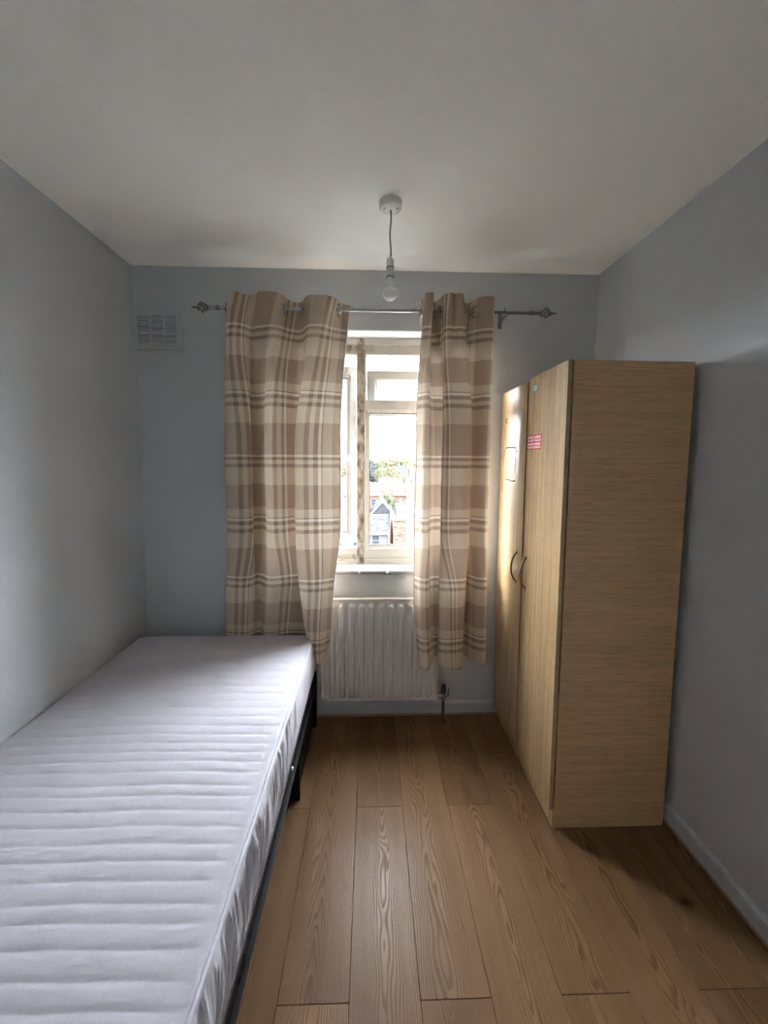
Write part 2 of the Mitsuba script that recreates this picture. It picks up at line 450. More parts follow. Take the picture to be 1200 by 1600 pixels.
def swung(m, M=sash_T):
    if isinstance(m, tuple):
        m = trimesh.Trimesh(m[0], m[1], process=False)
    m = m.copy(); m.apply_transform(M); return m


SY0, SY1, SW = FY0 + 0.028, FY0 + 0.078, 0.050
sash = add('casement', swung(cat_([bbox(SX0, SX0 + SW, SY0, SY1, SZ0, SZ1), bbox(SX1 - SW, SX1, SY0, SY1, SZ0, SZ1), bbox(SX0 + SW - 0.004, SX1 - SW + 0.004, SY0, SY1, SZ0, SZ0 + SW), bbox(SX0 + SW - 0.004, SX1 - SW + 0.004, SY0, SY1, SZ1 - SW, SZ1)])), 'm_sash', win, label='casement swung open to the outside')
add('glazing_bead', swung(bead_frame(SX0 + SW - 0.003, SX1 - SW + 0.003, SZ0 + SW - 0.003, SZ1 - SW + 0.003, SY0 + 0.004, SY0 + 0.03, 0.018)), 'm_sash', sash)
add('gasket', swung(bead_frame(SX0 + SW + 0.013, SX1 - SW - 0.013, SZ0 + SW + 0.013, SZ1 - SW - 0.013, SY0 + 0.011, SY0 + 0.03, 0.004, 0.001)), 'm_gasket', sash)
add('pane', swung(pane_mesh(SX0 + SW, SX1 - SW, SZ0 + SW, SZ1 - SW, SY0 + 0.031)), 'm_glass', sash)
hx, hz = SX1 - 0.022, 1.462
hm = cat_([bbox(hx - 0.013, hx + 0.013, SY0 - 0.010, SY0 + 0.002, hz - 0.028, hz + 0.03, 0.004),
           tube([(hx, SY0 - 0.006, hz + 0.012), (hx, SY0 - 0.036, hz + 0.012), (hx - 0.012, SY0 - 0.044, hz + 0.006), (hx - 0.05, SY0 - 0.047, hz - 0.018), (hx - 0.105, SY0 - 0.047, hz - 0.050)], [0.009, 0.009, 0.0095, 0.009, 0.007], 12)])
add('handle', swung(hm), 'm_white_paint', sash, smooth=40)
add('screw', swung(cat_([lathe([(0, 0.003), (0.004, 0.0015), (0.004, 0)], (hx, SY0 - 0.010, hz + q), (0, -1, 0), 12) for q in (-0.018,)])), 'm_dark_rubber', sash)

# the vent light at the top right: slid down and pushed out at the bottom
VX0, VX1, VZ0, VZ1 = GX0 + 0.006, GX1 - 0.006, 1.675, 1.930
vent_T = trimesh.transformations.rotation_matrix(math.radians(-14), [1, 0, 0], [0, FY0 + 0.040, VZ1])
vent_T = trimesh.transformations.rotation_matrix(math.radians(14), [1, 0, 0], [0, FY0 + 0.040, VZ1])
VY0, VY1, VW = FY0 + 0.030, FY0 + 0.078, 0.046
vent = add('top_light', swung(cat_([bbox(VX0, VX0 + VW, VY0, VY1, VZ0, VZ1), bbox(VX1 - VW, VX1, VY0, VY1, VZ0, VZ1), bbox(VX0 + VW - 0.004, VX1 - VW + 0.004, VY0, VY1, VZ0, VZ0 + VW), bbox(VX0 + VW - 0.004, VX1 - VW + 0.004, VY0, VY1, VZ1 - VW, VZ1)]), vent_T), 'm_pvc_clean', win, label='small top light pushed open')
add('glazing_bead', swung(bead_frame(VX0 + VW - 0.003, VX1 - VW + 0.003, VZ0 + VW - 0.003, VZ1 - VW + 0.003, VY0 + 0.003, VY0 + 0.03, 0.017), vent_T), 'm_pvc_clean', vent)
add('pane', swung(pane_mesh(VX0 + VW, VX1 - VW, VZ0 + VW, VZ1 - VW, VY0 + 0.031), vent_T), 'm_glass', vent)
add('stay', swung(cat_([box(VX0 + 0.002, VX0 + 0.008, FY0 + 0.030, FY0 + 0.05, VZ1 - 0.004, VZ1 + 0.07)])), 'm_dark_steel', vent)
# painted lining of the recess, sill board with two small repair nicks on its nose
add('lining', cat_([box(WX0 + 0.002, WX1 - 0.002, D + 0.001, FY0 + 0.02, WZ1 - 0.006, WZ1), box(WX0, WX0 + 0.006, D + 0.001, FY0 + 0.02, 0.83, WZ1 - 0.006), box(WX1 - 0.006, WX1, D + 0.001, FY0 + 0.02, 0.83, WZ1 - 0.006)]), 'm_lining', win)
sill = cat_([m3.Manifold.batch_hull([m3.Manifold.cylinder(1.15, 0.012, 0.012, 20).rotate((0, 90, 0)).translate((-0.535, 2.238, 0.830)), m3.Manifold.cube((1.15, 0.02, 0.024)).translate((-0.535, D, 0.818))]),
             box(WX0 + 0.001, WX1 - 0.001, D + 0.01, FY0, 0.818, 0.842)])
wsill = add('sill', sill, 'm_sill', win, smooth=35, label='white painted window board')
add('clip', cat_([bbox(x - 0.006, x + 0.006, 2.222, 2.234, 0.824, 0.834, 0.002) for x in (-0.055, 0.094)]), 'm_plastic', wsill)

# ------------------------------------------------------------------ air vent
av = add('air_vent', bbox(-1.199, -0.956, D - 0.010, D + 0.002, 1.985, 2.178, 0.003), 'm_wall', label='painted plaster air vent with louvre slots high on the window wall', cat='air vent')
rim = cat_([bbox(-1.199, -0.956, D - 0.014, D - 0.008, 2.164, 2.178, 0.002), bbox(-1.199, -0.956, D - 0.014, D - 0.008, 1.985, 1.997, 0.002), bbox(-1.199, -1.186, D - 0.014, D - 0.008, 1.985, 2.178, 0.002), bbox(-0.970, -0.956, D - 0.014, D - 0.008, 1.985, 2.178, 0.002)])
add('rim', rim, 'm_wall', av)
for c in range(3):
    for r_ in range(6):
        x0 = -1.176 + c * 0.0675; z0 = 2.012 + r_ * 0.0245
        v = np.array([(x0, D - 0.0095, z0), (x0 + 0.055, D - 0.0095, z0), (x0 + 0.055, D - 0.020, z0 + 0.003), (x0, D - 0.020, z0 + 0.003), (x0, D - 0.0095, z0 + 0.015), (x0 + 0.055, D - 0.0095, z0 + 0.015)])
        m = trimesh.Trimesh(v, [(0, 1, 2), (0, 2, 3), (3, 2, 5), (3, 5, 4), (0, 3, 4), (1, 5, 2), (0, 4, 5), (0, 5, 1)], process=False); m.fix_normals()
        add('louvre', m, 'm_wall', av)
        add('slot_shade', box(x0, x0 + 0.055, D - 0.0105, D - 0.0095, z0 + 0.0155, z0 + 0.0205), 'm_slot_shade', av)  # flat strip on the plate, the slot's shade put in as colour

# ------------------------------------------------------------------ curtain rod
RY, RZ = 2.166, 2.168
rod = thing('curtain_rod', 'thin steel curtain rod with caged finials above the window', 'curtain rod')
add('pole', tube([(-0.80, RY, RZ), (0.20, RY, RZ)], 0.0085, 18), 'm_steel', rod, smooth=40)
add('pole', tube([(0.12, RY, RZ), (0.84, RY, RZ)], 0.0068, 18), 'm_dark_steel', rod, smooth=40, label='thinner inner tube at the right')
for s, x0 in ((-1, -0.735), (1, 0.765)):
    fn = add('finial', cat_([lathe([(0, 0.0), (0.0105, 0.0), (0.0105, 0.014), (0.007, 0.018), (0.007, 0.05), (0.011, 0.053), (0.011, 0.062), (0.005, 0.066), (0, 0.066)], (x0 + s * 0.03 if s > 0 else x0, RY, RZ), (s, 0, 0), 20)]), 'm_dark_steel', rod, smooth=40)
    xb = (x0 + s * 0.03 if s > 0 else x0) + s * 0.060
    for k in range(4):
        t = np.linspace(0, 1, 22); a = k * math.pi / 2 + t * math.pi * 1.1
        rr = 0.004 + 0.019 * np.sin(np.pi * t) ** 0.8
        add('cage_wire', tube(np.stack([xb + s * 0.046 * t, RY + rr * np.cos(a), RZ + rr * np.sin(a)], 1), 0.0034, 7), 'm_dark_steel', fn, smooth=50)
    add('tip', lathe([(0, 0.0), (0.006, 0.0), (0.0075, 0.006), (0.004, 0.012), (0.0055, 0.018), (0.0, 0.036)], (xb + s * 0.044, RY, RZ), (s, 0, 0), 16), 'm_dark_steel', fn, smooth=40)
for x in (-0.705, 0.675):
    bk = add('bracket', tube([(x, D, RZ - 0.02), (x, RY + 0.02, RZ - 0.012), (x, RY + 0.012, RZ - 0.012), (x, RY - 0.004, RZ - 0.011), (x, RY - 0.011, RZ - 0.003)], 0.0045, 10), 'm_dark_steel', rod, smooth=40)
    add('plate', bbox(x - 0.009, x + 0.009, D - 0.005, D - 0.0002, RZ - 0.05, RZ + 0.03, 0.002), 'm_dark_steel', bk)
    add('hook', tube([(x, RY + 0.012, RZ - 0.012), (x - 0.001, RY + 0.012, RZ + 0.012), (x - 0.003, RY + 0.008, RZ + 0.026)], 0.003, 8), 'm_dark_steel', bk, smooth=40)

# ------------------------------------------------------------------ curtains
def curtain(keys, z_top, z_bot, W, s_off, v_off, nu=260, nv=170, ripple=0.0, seed=0):
    """keys: [(t, control points)] plan paths of the cloth at fractions t of the drop; uv in metres of cloth"""
    from scipy.interpolate import PchipInterpolator
    ts = [k[0] for k in keys]; C = np.array([k[1] for k in keys], float)
    f = PchipInterpolator(ts, C, axis=0)
    V, UV = [], []
    for j in range(nv):
        t = j / (nv - 1)
        c, _ = catmull(f(t), nu)
        u = np.linspace(0, 1, nu)
        zt, zb = np.interp(u, *z_top), np.interp(u, *z_bot)
        z = zt + (zb - zt) * t
        n = np.gradient(c, axis=0); n = np.stack([n[:, 1], -n[:, 0]], 1); n /= np.linalg.norm(n, axis=1, keepdims=True) + 1e-9
        q = np.stack([u * W * 9, z * 3.5, np.full(nu, seed)], 1)
        wv = (meshkit.fbm(q, 3, seed) - 0.5) * ripple * min(1, t * 3)
        V.append(np.c_[c + n * wv[:, None], z]); UV.append(np.c_[s_off - u * W, (2.081 - z) + v_off])
    V, UV = np.vstack(V), np.vstack(UV)
    i, j = np.meshgrid(np.arange(nv - 1), np.arange(nu - 1), indexing='ij')
    a = (i * nu + j).ravel(); b = a + 1; c_ = a + nu + 1; d_ = a + nu
    return trimesh.Trimesh(V, np.vstack([np.c_[a, b, c_], np.c_[a, c_, d_]]), process=False), UV


top_l = [(-.60, 2.232), (-.672, 2.20), (-.682, 2.13), (-.65, 2.10), (-.618, 2.118), (-.603, 2.145), (-.580, 2.150), (-.552, 2.140), (-.530, 2.106), (-.485, 2.100), (-.44, 2.122), (-.420, 2.166), (-.392, 2.222), (-.350, 2.222), (-.325, 2.166), (-.29, 2.108), (-.23, 2.098), (-.178, 2.118), (-.155, 2.166), (-.128, 2.205), (-.100, 2.212)]
mid_l = [(-.64, 2.238), (-.715, 2.228), (-.730, 2.165), (-.690, 2.118), (-.625, 2.112), (-.592, 2.138), (-.606, 2.180), (-.620, 2.218), (-.580, 2.236), (-.540, 2.200), (-.520, 2.130), (-.475, 2.102), (-.420, 2.135), (-.375, 2.192), (-.340, 2.208), (-.342, 2.165), (-.370, 2.122), (-.362, 2.092), (-.300, 2.090), (-.220, 2.108), (-.150, 2.145)]
low_l = [(-.68, 2.250), (-.765, 2.242), (-.762, 2.205), (-.710, 2.188), (-.650, 2.190), (-.622, 2.215), (-.608, 2.238), (-.588, 2.240), (-.575, 2.212), (-.553, 2.186), (-.520, 2.182), (-.485, 2.196), (-.450, 2.210), (-.400, 2.212), (-.352, 2.208), (-.330, 2.185), (-.342, 2.150), (-.330, 2.108), (-.285, 2.085), (-.232, 2.098), (-.192, 2.130)]
bot_l = [(-.68, 2.250), (-.770, 2.242), (-.765, 2.208), (-.710, 2.192), (-.650, 2.194), (-.622, 2.217), (-.608, 2.238), (-.588, 2.240), (-.575, 2.216), (-.553, 2.192), (-.520, 2.188), (-.485, 2.200), (-.450, 2.224), (-.400, 2.238), (-.352, 2.230), (-.310, 2.195), (-.286, 2.150), (-.276, 2.108), (-.255, 2.098), (-.232, 2.118), (-.205, 2.145)]
mL, uvL = curtain([(0, top_l), (0.42, mid_l), (0.62, mid_l), (0.88, low_l), (1.0, bot_l)], ([0, .3, .5, .75, 1], [2.222, 2.224, 2.226, 2.214, 2.206]), ([0, .72, .80, .87, .93, 1], [0.42, 0.42, 0.40, 0.375, 0.39, 0.50]), 1.0, 1.232, 0.0, ripple=0.008, seed=3)
cl = thing('curtain', 'beige and brown plaid eyelet curtain left of the window, hanging down behind the mattress', 'curtain', 'plaid curtains on the steel rod')
add('cloth', mL, 'm_curtain', cl, smooth=True, uv=uvL)
top_r = [(.262, 2.098), (.285, 2.092), (.304, 2.102), (.300, 2.135), (.262, 2.185), (.232, 2.222), (.262, 2.236), (.315, 2.222), (.345, 2.166), (.362, 2.112), (.395, 2.100), (.412, 2.118), (.425, 2.102), (.450, 2.118), (.455, 2.166), (.472, 2.212), (.498, 2.215), (.522, 2.166), (.548, 2.122), (.585, 2.112), (.605, 2.130), (.616, 2.162)]
mid_r = [(.236, 2.180), (.252, 2.135), (.275, 2.108), (.296, 2.114), (.306, 2.150), (.330, 2.200), (.375, 2.222), (.405, 2.205), (.385, 2.165), (.362, 2.130), (.372, 2.104), (.410, 2.096), (.450, 2.102), (.490, 2.106), (.508, 2.122), (.490, 2.155), (.462, 2.190), (.470, 2.222), (.510, 2.215), (.550, 2.165), (.590, 2.132), (.611, 2.162)]
bot_r = [(.262, 2.150), (.266, 2.125), (.286, 2.100), (.312, 2.102), (.322, 2.125), (.332, 2.145), (.348, 2.148), (.362, 2.145), (.360, 2.128), (.358, 2.110), (.376, 2.096), (.415, 2.092), (.450, 2.096), (.476, 2.104), (.490, 2.125), (.484, 2.165), (.490, 2.200), (.510, 2.208), (.530, 2.175), (.555, 2.128), (.590, 2.110), (.616, 2.130)]
low_r = [(.234, 2.160), (.248, 2.128), (.272, 2.102), (.300, 2.104), (.312, 2.128), (.325, 2.148), (.345, 2.152), (.362, 2.150), (.360, 2.132), (.356, 2.112), (.374, 2.098), (.415, 2.092), (.450, 2.096), (.480, 2.104), (.496, 2.125), (.488, 2.165), (.494, 2.200), (.512, 2.208), (.532, 2.175), (.556, 2.128), (.590, 2.112), (.614, 2.140)]
mR, uvR = curtain([(0, top_r), (0.40, mid_r), (0.60, mid_r), (0.79, low_r), (1.0, bot_r)], ([0, .25, .6, 1], [2.232, 2.228, 2.234, 2.224]), ([0, .1, .25, .32, .5, .7, .8, 1], [0.345, 0.335, 0.40, 0.38, 0.345, 0.385, 0.365, 0.375]), 1.05, 1.15, 0.0, ripple=0.010, seed=9)
cr = thing('curtain', 'beige and brown plaid eyelet curtain right of the window, beside the wardrobe', 'curtain', 'plaid curtains on the steel rod')
add('cloth', mR, 'm_curtain', cr, smooth=True, uv=uvR)
for par, spots in ((cl, [(-.420, 0.5), (-.325, -0.55), (-.155, 0.55)]), (cr, [(.345, -0.5), (.522, 0.6), (.252, 0.3)])):
    for x, tilt in spots:
        add('eyelet', ring((x, RY, RZ), (1, tilt, 0), 0.0240, 0.0050), 'm_steel', par, smooth=True)
# the bright sewn hem down the leading edges
for par, m, col in ((cl, mL, -1), (cr, mR, 0)):
    e = m.vertices.reshape(170, 260, 3)[::3, col]
    add('hem', tube(e, 0.0028, 8), 'm_piping' if par == cl else 'm_piping', par, smooth=True)

# ------------------------------------------------------------------ radiator
rad = thing('radiator', 'white panel radiator with vertical flutes under the window', 'radiator')
RX0, RX1, RZ0, RZ1, RYF = -0.275, 0.370, 0.130, 0.697, 2.172
nx, nz = 420, 90
X, Z = np.meshgrid(np.linspace(RX0, RX1, nx), np.linspace(RZ0, RZ1, nz))
ph = (X - RX0 - 0.026) / 0.0517
k = np.clip(np.round(ph), 0, 12)
dx = (ph - k) * 0.0517
zz = np.clip(np.minimum(Z - (RZ0 + 0.042), (RZ1 - 0.040) - Z), -1, 0)
dist = np.sqrt(dx ** 2 + zz ** 2)
sst = np.clip((0.0195 - dist) / 0.0125, 0, 1)
bulge = -0.017 * sst * sst * (3 - 2 * sst)
edge = np.minimum(np.minimum(X - RX0, RX1 - X), np.minimum(Z - RZ0, RZ1 - Z))
Y = RYF + 0.010 + bulge + 0.004 * np.clip(1 - edge / 0.006, 0, 1) ** 2
V = np.stack([X, Y, Z], -1).reshape(-1, 3)
i, j = np.meshgrid(np.arange(nz - 1), np.arange(nx - 1), indexing='ij')
a = (i * nx + j).ravel()
panel = trimesh.Trimesh(V, np.vstack([np.c_[a, a + 1, a + nx + 1], np.c_[a, a + nx + 1, a + nx]]), process=False)
add('panel', cat_([panel, box(RX0, RX1, RYF + 0.0145, RYF + 0.030, RZ0, RZ1)]), 'm_radiator', rad, smooth=50)
add('top_edge', bbox(RX0, RX1, RYF + 0.006, RYF + 0.034, RZ1 - 0.004, RZ1 + 0.004, 0.003), 'm_radiator', rad)
for x in (-0.2, 0.25):
    add('bracket', cat_([box(x - 0.015, x + 0.015, RYF + 0.028, D - 0.001, 0.2, 0.6)]), 'm_radiator', rad)
vx, vy = 0.405, RYF + 0.022
va = add('valve', cat_([tube([(RX1 - 0.01, vy, 0.148), (vx, vy, 0.148)], 0.009, 14), lathe([(0, 0), (0.011, 0), (0.012, 0.004), (0.012, 0.03), (0.009, 0.034), (0.009, 0.04), (0, 0.04)], (vx, vy, 0.128), (0, 0, 1), 18)]), 'm_steel', rad, smooth=40, label='chrome valve')
add('cap', lathe([(0, 0), (0.012, 0), (0.0135, 0.006), (0.0125, 0.042), (0.010, 0.047), (0, 0.048)], (vx, vy, 0.168), (0, 0, 1), 18), 'm_dark_rubber', va, smooth=40)
add('lever', tube([(vx, vy - 0.004, 0.145), (vx + 0.022, vy - 0.012, 0.155), (vx + 0.026, vy - 0.012, 0.20)], 0.0045, 8), 'm_dark_steel', va, smooth=40)
add('pipe', tube([(vx, vy, 0.13), (vx, vy, 0.0)], 0.0075, 14), 'm_dark_steel', rad, smooth=40)

# ------------------------------------------------------------------ pendant lamp
LX, LY = 0.0755, 1.686
lamp = thing('pendant_lamp', 'bare bulb hanging on a short cord from a round ceiling rose', 'pendant lamp')
cro = add('ceiling_rose', lathe([(0, 0), (0.026, 0), (0.038, 0.003), (0.0425, 0.008), (0.0435, 0.030), (0, 0.030)], (LX, LY, ZC - 0.030), (0, 0, 1), 48), 'm_plastic', lamp, smooth=35)
for q in (-1, 1):
    add('screw', lathe([(0, -0.0012), (0.004, -0.0008), (0.004, 0.004), (0, 0.004)], (LX + q * 0.024, LY - 0.012, ZC - 0.030), (0, 0, 1), 12), 'm_cord', cro)
t = np.linspace(0, 1, 40)
add('cord', tube(np.stack([LX + 0.0022 * np.sin(t * 9), LY + 0.0015 * np.sin(t * 7), ZC - 0.028 - t * 0.175], 1), 0.0030, 9), 'm_cord', lamp, smooth=True)
ho = add('lamp_holder', lathe([(0, 0.074), (0.006, 0.074), (0.0125, 0.068), (0.0135, 0.060), (0.0135, 0.040), (0.0150, 0.039), (0.0150, 0.034), (0.0135, 0.033), (0.0135, 0.006), (0.0150, 0.005), (0.0150, 0.0), (0, 0.0)], (LX, LY, 2.126), (0, 0, 1), 32), 'm_plastic', lamp, smooth=35)
for z in (2.1625, 2.1275):
    add('ring', ring((LX, LY, z), (0, 0, 1), 0.0142, 0.0018, 32, 8), 'm_dark_rubber', ho, smooth=True)
bu = add('bulb', lathe([(0, 0.0)] + [(0.0300 * math.sin(a), 0.030 - 0.030 * math.cos(a)) for a in np.linspace(0.12, 1.92, 18)] + [(0.0265, 0.0415)], (LX, LY, 2.041), (0, 0, 1), 40), 'm_bulb', lamp, smooth=True, label='white frosted bulb, unlit')
add('bulb_collar', lathe([(0.0268, 0.041), (0.0262, 0.044), (0.018, 0.066), (0.0135, 0.080), (0.0125, 0.088), (0, 0.088)], (LX, LY, 2.041), (0, 0, 1), 36), 'm_plastic', bu, smooth=40)

# ------------------------------------------------------------------ wardrobe
WY0, WY1, WXF, WXB, WH = 1.510, 2.247, 0.721, 1.160, 1.789
wd = thing('wardrobe', 'light oak two-door wardrobe in the corner right of the window', 'wardrobe')
add('side_panel', bbox(WXF, WXB, WY0, WY0 + 0.016, 0, WH, 0.001), 'm_side_wood', wd, label='end panel with horizontal grain')
add('side_panel', bbox(WXF, WXB, WY1 - 0.016, WY1, 0, WH, 0.001), 'm_side_wood', wd)
add('top_panel', bbox(WXF, WXB, WY0 + 0.016, WY1 - 0.016, WH - 0.018, WH - 0.001, 0.001), 'm_side_wood', wd)
add('bottom_panel', bbox(WXF, WXB, WY0 + 0.016, WY1 - 0.016, 0.075, 0.091, 0.001), 'm_side_wood', wd)
add('back_panel', box(WXB - 0.006, WXB - 0.002, WY0 + 0.016, WY1 - 0.016, 0.03, WH - 0.018), 'm_side_wood', wd)
add('plinth', bbox(WXF + 0.0, WXF + 0.016, WY0 + 0.016, WY1 - 0.016, 0.0, 0.074, 0.001), 'm_door_wood', wd)
add('plinth_end', bbox(WXF - 0.004, WXF - 0.0005, WY0 + 0.001, WY1 - 0.001, 0.0, 0.070, 0.0012), 'm_door_wood', wd)
SPLIT = 1.884
d2 = None
for nm, ya, yb, zt, dxx in (('door', WY0 - 0.0005, SPLIT - 0.002, 1.790, 0.0), ('door', SPLIT + 0.001, WY1 - 0.002, 1.781, -0.004)):
    dk = add('door', bbox(0.7000 + dxx, 0.7158 + dxx, ya, yb, 0.078, zt, 0.0012), 'm_door_wood', wd, label='near door with a red label' if dxx == 0 else 'far door catching the window light')
    hy = SPLIT - 0.047 if dxx == 0 else SPLIT + 0.064
    z0, z1 = 0.862, 1.000
    t = np.linspace(0, 1, 24)
    bow = 0.026 * np.sin(np.pi * t) ** 0.6
    xs = 0.7000 + dxx
    add('handle', cat_([tube(np.stack([xs - bow, np.full(24, hy), z0 + (z1 - z0) * t], 1), 0.0042, 10), lathe([(0, 0), (0.007, 0), (0.006, 0.004), (0, 0.005)], (xs, hy, z0), (-1, 0, 0), 14), lathe([(0, 0), (0.007, 0), (0.006, 0.004), (0, 0.005)], (xs, hy, z1), (-1, 0, 0), 14)]), 'm_bronze', dk, smooth=40, label='curved bronze bow handle')
    if dxx == 0:
        d1 = dk
    else:
        d2 = dk


def on_door(poly, x, th=0.0006):
    """flat shape in (y, z) laid on the door face at x, facing the room"""
    m = trimesh.creation.extrude_polygon(poly, th, engine='earcut')
    v = m.vertices.copy()
    m = trimesh.Trimesh(np.c_[x - v[:, 2], v[:, 0], v[:, 1]], m.faces, process=False); m.fix_normals()
    return m


# red 2 x 2 label
add('label', on_door(sg.box(1.722, 1.481, 1.872, 1.545), 0.7000), 'm_red', d1, label='red and pink label of four small fields')
pk, ln = [], []
for a in (0, 1):
    for b in (0, 1):
        y0, z0 = 1.729 + a * 0.073, 1.4865 + b * 0.029
        pk.append(on_door(sg.box(y0, z0, y0 + 0.064, z0 + 0.022), 0.6993, 0.0005))
        for q in range(5):                                  # print too small to read in the photograph: short strokes
            yy = y0 + 0.008 + q * 0.0105
            ln.append(on_door(sg.box(yy, z0 + 0.005, yy + (0.0035 if q % 2 else 0.0055), z0 + 0.017 - 0.003 * (q % 3)), 0.6988, 0.0004))
lab = [k for k in scene if k.endswith('__label')][0]
add('field', cat_(pk), 'm_label_pink', d1)
add('print', cat_(ln), 'm_red', d1)
# teal oval sticker with pale lines
el = sg.Point(0, 0).buffer(1, 32)
from shapely import affinity
add('sticker', on_door(affinity.translate(affinity.scale(el, 0.026, 0.020), 1.803, 1.738), 0.7000), 'm_teal', d1, label='small teal oval sticker with pale stripes')
add('sticker_line', cat_([on_door(sg.box(1.803 - wd_, 1.738 + zz_, 1.803 + wd_, 1.738 + zz_ + 0.0035), 0.6993, 0.0004) for wd_, zz_ in ((0.014, 0.008), (0.019, -0.0005), (0.016, -0.009))]), 'm_label_white', d1)
# what is left of a peeled label: a broken outline and specks of glue
sx = 0.6960
res = [sg.LineString(c).buffer(r_) for c, r_ in (([(2.010, 1.493), (2.06, 1.497), (2.12, 1.499), (2.160, 1.496)], 0.0022), ([(2.005, 1.482), (2.004, 1.474)], 0.004),
                                                  ([(2.012, 1.45), (2.014, 1.37)], 0.0012), ([(2.166, 1.49), (2.17, 1.455)], 0.0014), ([(2.02, 1.334), (2.07, 1.333), (2.10, 1.337), (2.145, 1.337)], 0.0022),
                                                  ([(2.012, 1.336), (2.022, 1.335)], 0.004), ([(2.150, 1.375), (2.153, 1.374)], 0.0035), ([(2.150, 1.645), (2.172, 1.640), (2.165, 1.622), (2.145, 1.628)], 0.0028))]
for q in res:
    add('glue_mark', on_door(q, sx, 0.0005), 'm_residue', d2, label='glue mark of a peeled-off label')

# ------------------------------------------------------------------ mattress
MX_L, MX_R, MY0, MY1, MZ0, MZ1 = L + 0.004, -0.292, 0.27, 2.168, 0.292, 0.513


def grid_box(x, y, z, r):
    """closed box of fine grids along the given coordinates, its edges rounded by r"""
    P, Fc, base = [], [], 0
    for ax, u, v, val, flip in ((2, x, y, z[0], 1), (2, x, y, z[-1], 0), (0, y, z, x[0], 1), (0, y, z, x[-1], 0), (1, x, z, y[0], 0), (1, x, z, y[-1], 1)):
        U, W = np.meshgrid(u, v)
        p = np.empty((*U.shape, 3))
        o = [a for a in (0, 1, 2) if a != ax]
        p[..., o[0]], p[..., o[1]], p[..., ax] = U, W, val
        n = len(u)
        i, j = np.meshgrid(np.arange(len(v) - 1), np.arange(n - 1), indexing='ij')
        a = (i * n + j).ravel() + base
        q = np.vstack([np.c_[a, a + 1, a + n + 1], np.c_[a, a + n + 1, a + n]])
        Fc.append(q[:, ::-1] if flip else q); P.append(p.reshape(-1, 3)); base += p.shape[0] * p.shape[1]
    P, Fc = np.vstack(P), np.vstack(Fc)
    lo, hi = np.array([x[0], y[0], z[0]]), np.array([x[-1], y[-1], z[-1]])
    inner = np.clip(P, lo + r, hi - r)
    d = P - inner; n = np.linalg.norm(d, axis=1, keepdims=True)
    P = np.where(n > 0, inner + r * d / np.maximum(n, 1e-9), P)
    return P, Fc


xs_ = np.linspace(MX_L, MX_R, 150); ys_ = np.linspace(MY0, MY1, 1000); zs_ = np.linspace(MZ0, MZ1, 44)
P, Fc = grid_box(xs_, ys_, zs_, 0.020)
lines = np.array([2.10, 2.04, 1.97, 1.904, 1.852, 1.779, 1.716, 1.659, 1.605, 1.553, 1.509, 1.456, 1.402, 1.355, 1.311, 1.269, 1.227, 1.183, 1.131, 1.093, 1.044, 0.996, 0.947, 0.903, 0.857, 0.809, 0.771, 0.725, 0.677, 0.635, 0.588, 0.54, 0.49, 0.445, 0.40, 0.35])
wob = (meshkit.fbm(np.c_[P[:, 0] * 5, P[:, 1] * 2, P[:, 2] * 0], 3, 4) - 0.5) * 0.014
dl = np.abs((P[:, 1] + wob)[:, None] - lines[None]).min(1)
amp = 0.75 + 0.5 * meshkit.fbm(np.c_[P[:, 0] * 4, P[:, 1] * 9, P[:, 2] * 0], 2, 6)
rimd = np.minimum(np.minimum(P[:, 0] - MX_L, MX_R - P[:, 0]), np.minimum(P[:, 1] - MY0, MY1 - P[:, 1]))
topm = np.clip((P[:, 2] - (MZ1 - 0.02)) / 0.02, 0, 1) * np.clip((rimd - 0.012) / 0.05, 0, 1)
dz = -0.0013 * amp * np.exp(-(dl / 0.0075) ** 2) + 0.0012 * np.clip(1 - (dl - 0.025) ** 2 / 0.03 ** 2, 0, 1)
dz += (meshkit.fbm(np.c_[P[:, 0] * 3, P[:, 1] * 3, P[:, 2] * 0], 3, 8) - 0.5) * 0.005 + 0.006 * np.clip(rimd / 0.3, 0, 1)
P[:, 2] += dz * topm
# hanging creases of the cover down the open long side, stronger towards the viewer
sidem = np.clip((P[:, 0] - (MX_R - 0.004)) / 0.004, 0, 1) * np.clip((MZ1 - 0.012 - P[:, 2]) / 0.02, 0, 1) * np.clip((P[:, 2] - MZ0) / 0.05, 0, 1)
down = (MZ1 - P[:, 2]) / (MZ1 - MZ0)
q = np.c_[P[:, 1] * 52 + down * 2.2, down * 1.2, np.zeros(len(P))]
cre = 1 - np.abs(2 * meshkit.fbm(q, 2, 12) - 1)
strength = np.clip((1.85 - P[:, 1]) / 0.5, 0.06, 1) * (1.05 - 0.75 * down)
P[:, 0] += sidem * (0.019 * strength * (cre - 0.75) + 0.008 * np.sin(np.pi * down))
mattress = thing('mattress', 'white single mattress with cross-quilted cover lying on the black bed frame', 'mattress')
mm = trimesh.Trimesh(P, Fc, process=False); mm.merge_vertices()
add('cover', mm, 'm_fabric', mattress, smooth=True)
c = 0.030
pp = [(MX_R - 0.004, y) for y in np.linspace(MY0 + c, MY1 - c, 120)] + [(MX_R - 0.004 - c + c * math.cos(a), MY1 - 0.004 - c + c * math.sin(a)) for a in np.linspace(0, math.pi / 2, 8)][1:] + [(x, MY1 - 0.004) for x in np.linspace(MX_R - 0.04, MX_L + 0.03, 40)]
pw = np.array([(x, y, MZ1 - 0.004 + 0.002 * math.sin(y * 23)) for x, y in pp])
add('piping', tube(pw, 0.0042, 8), 'm_piping', mattress, smooth=True)

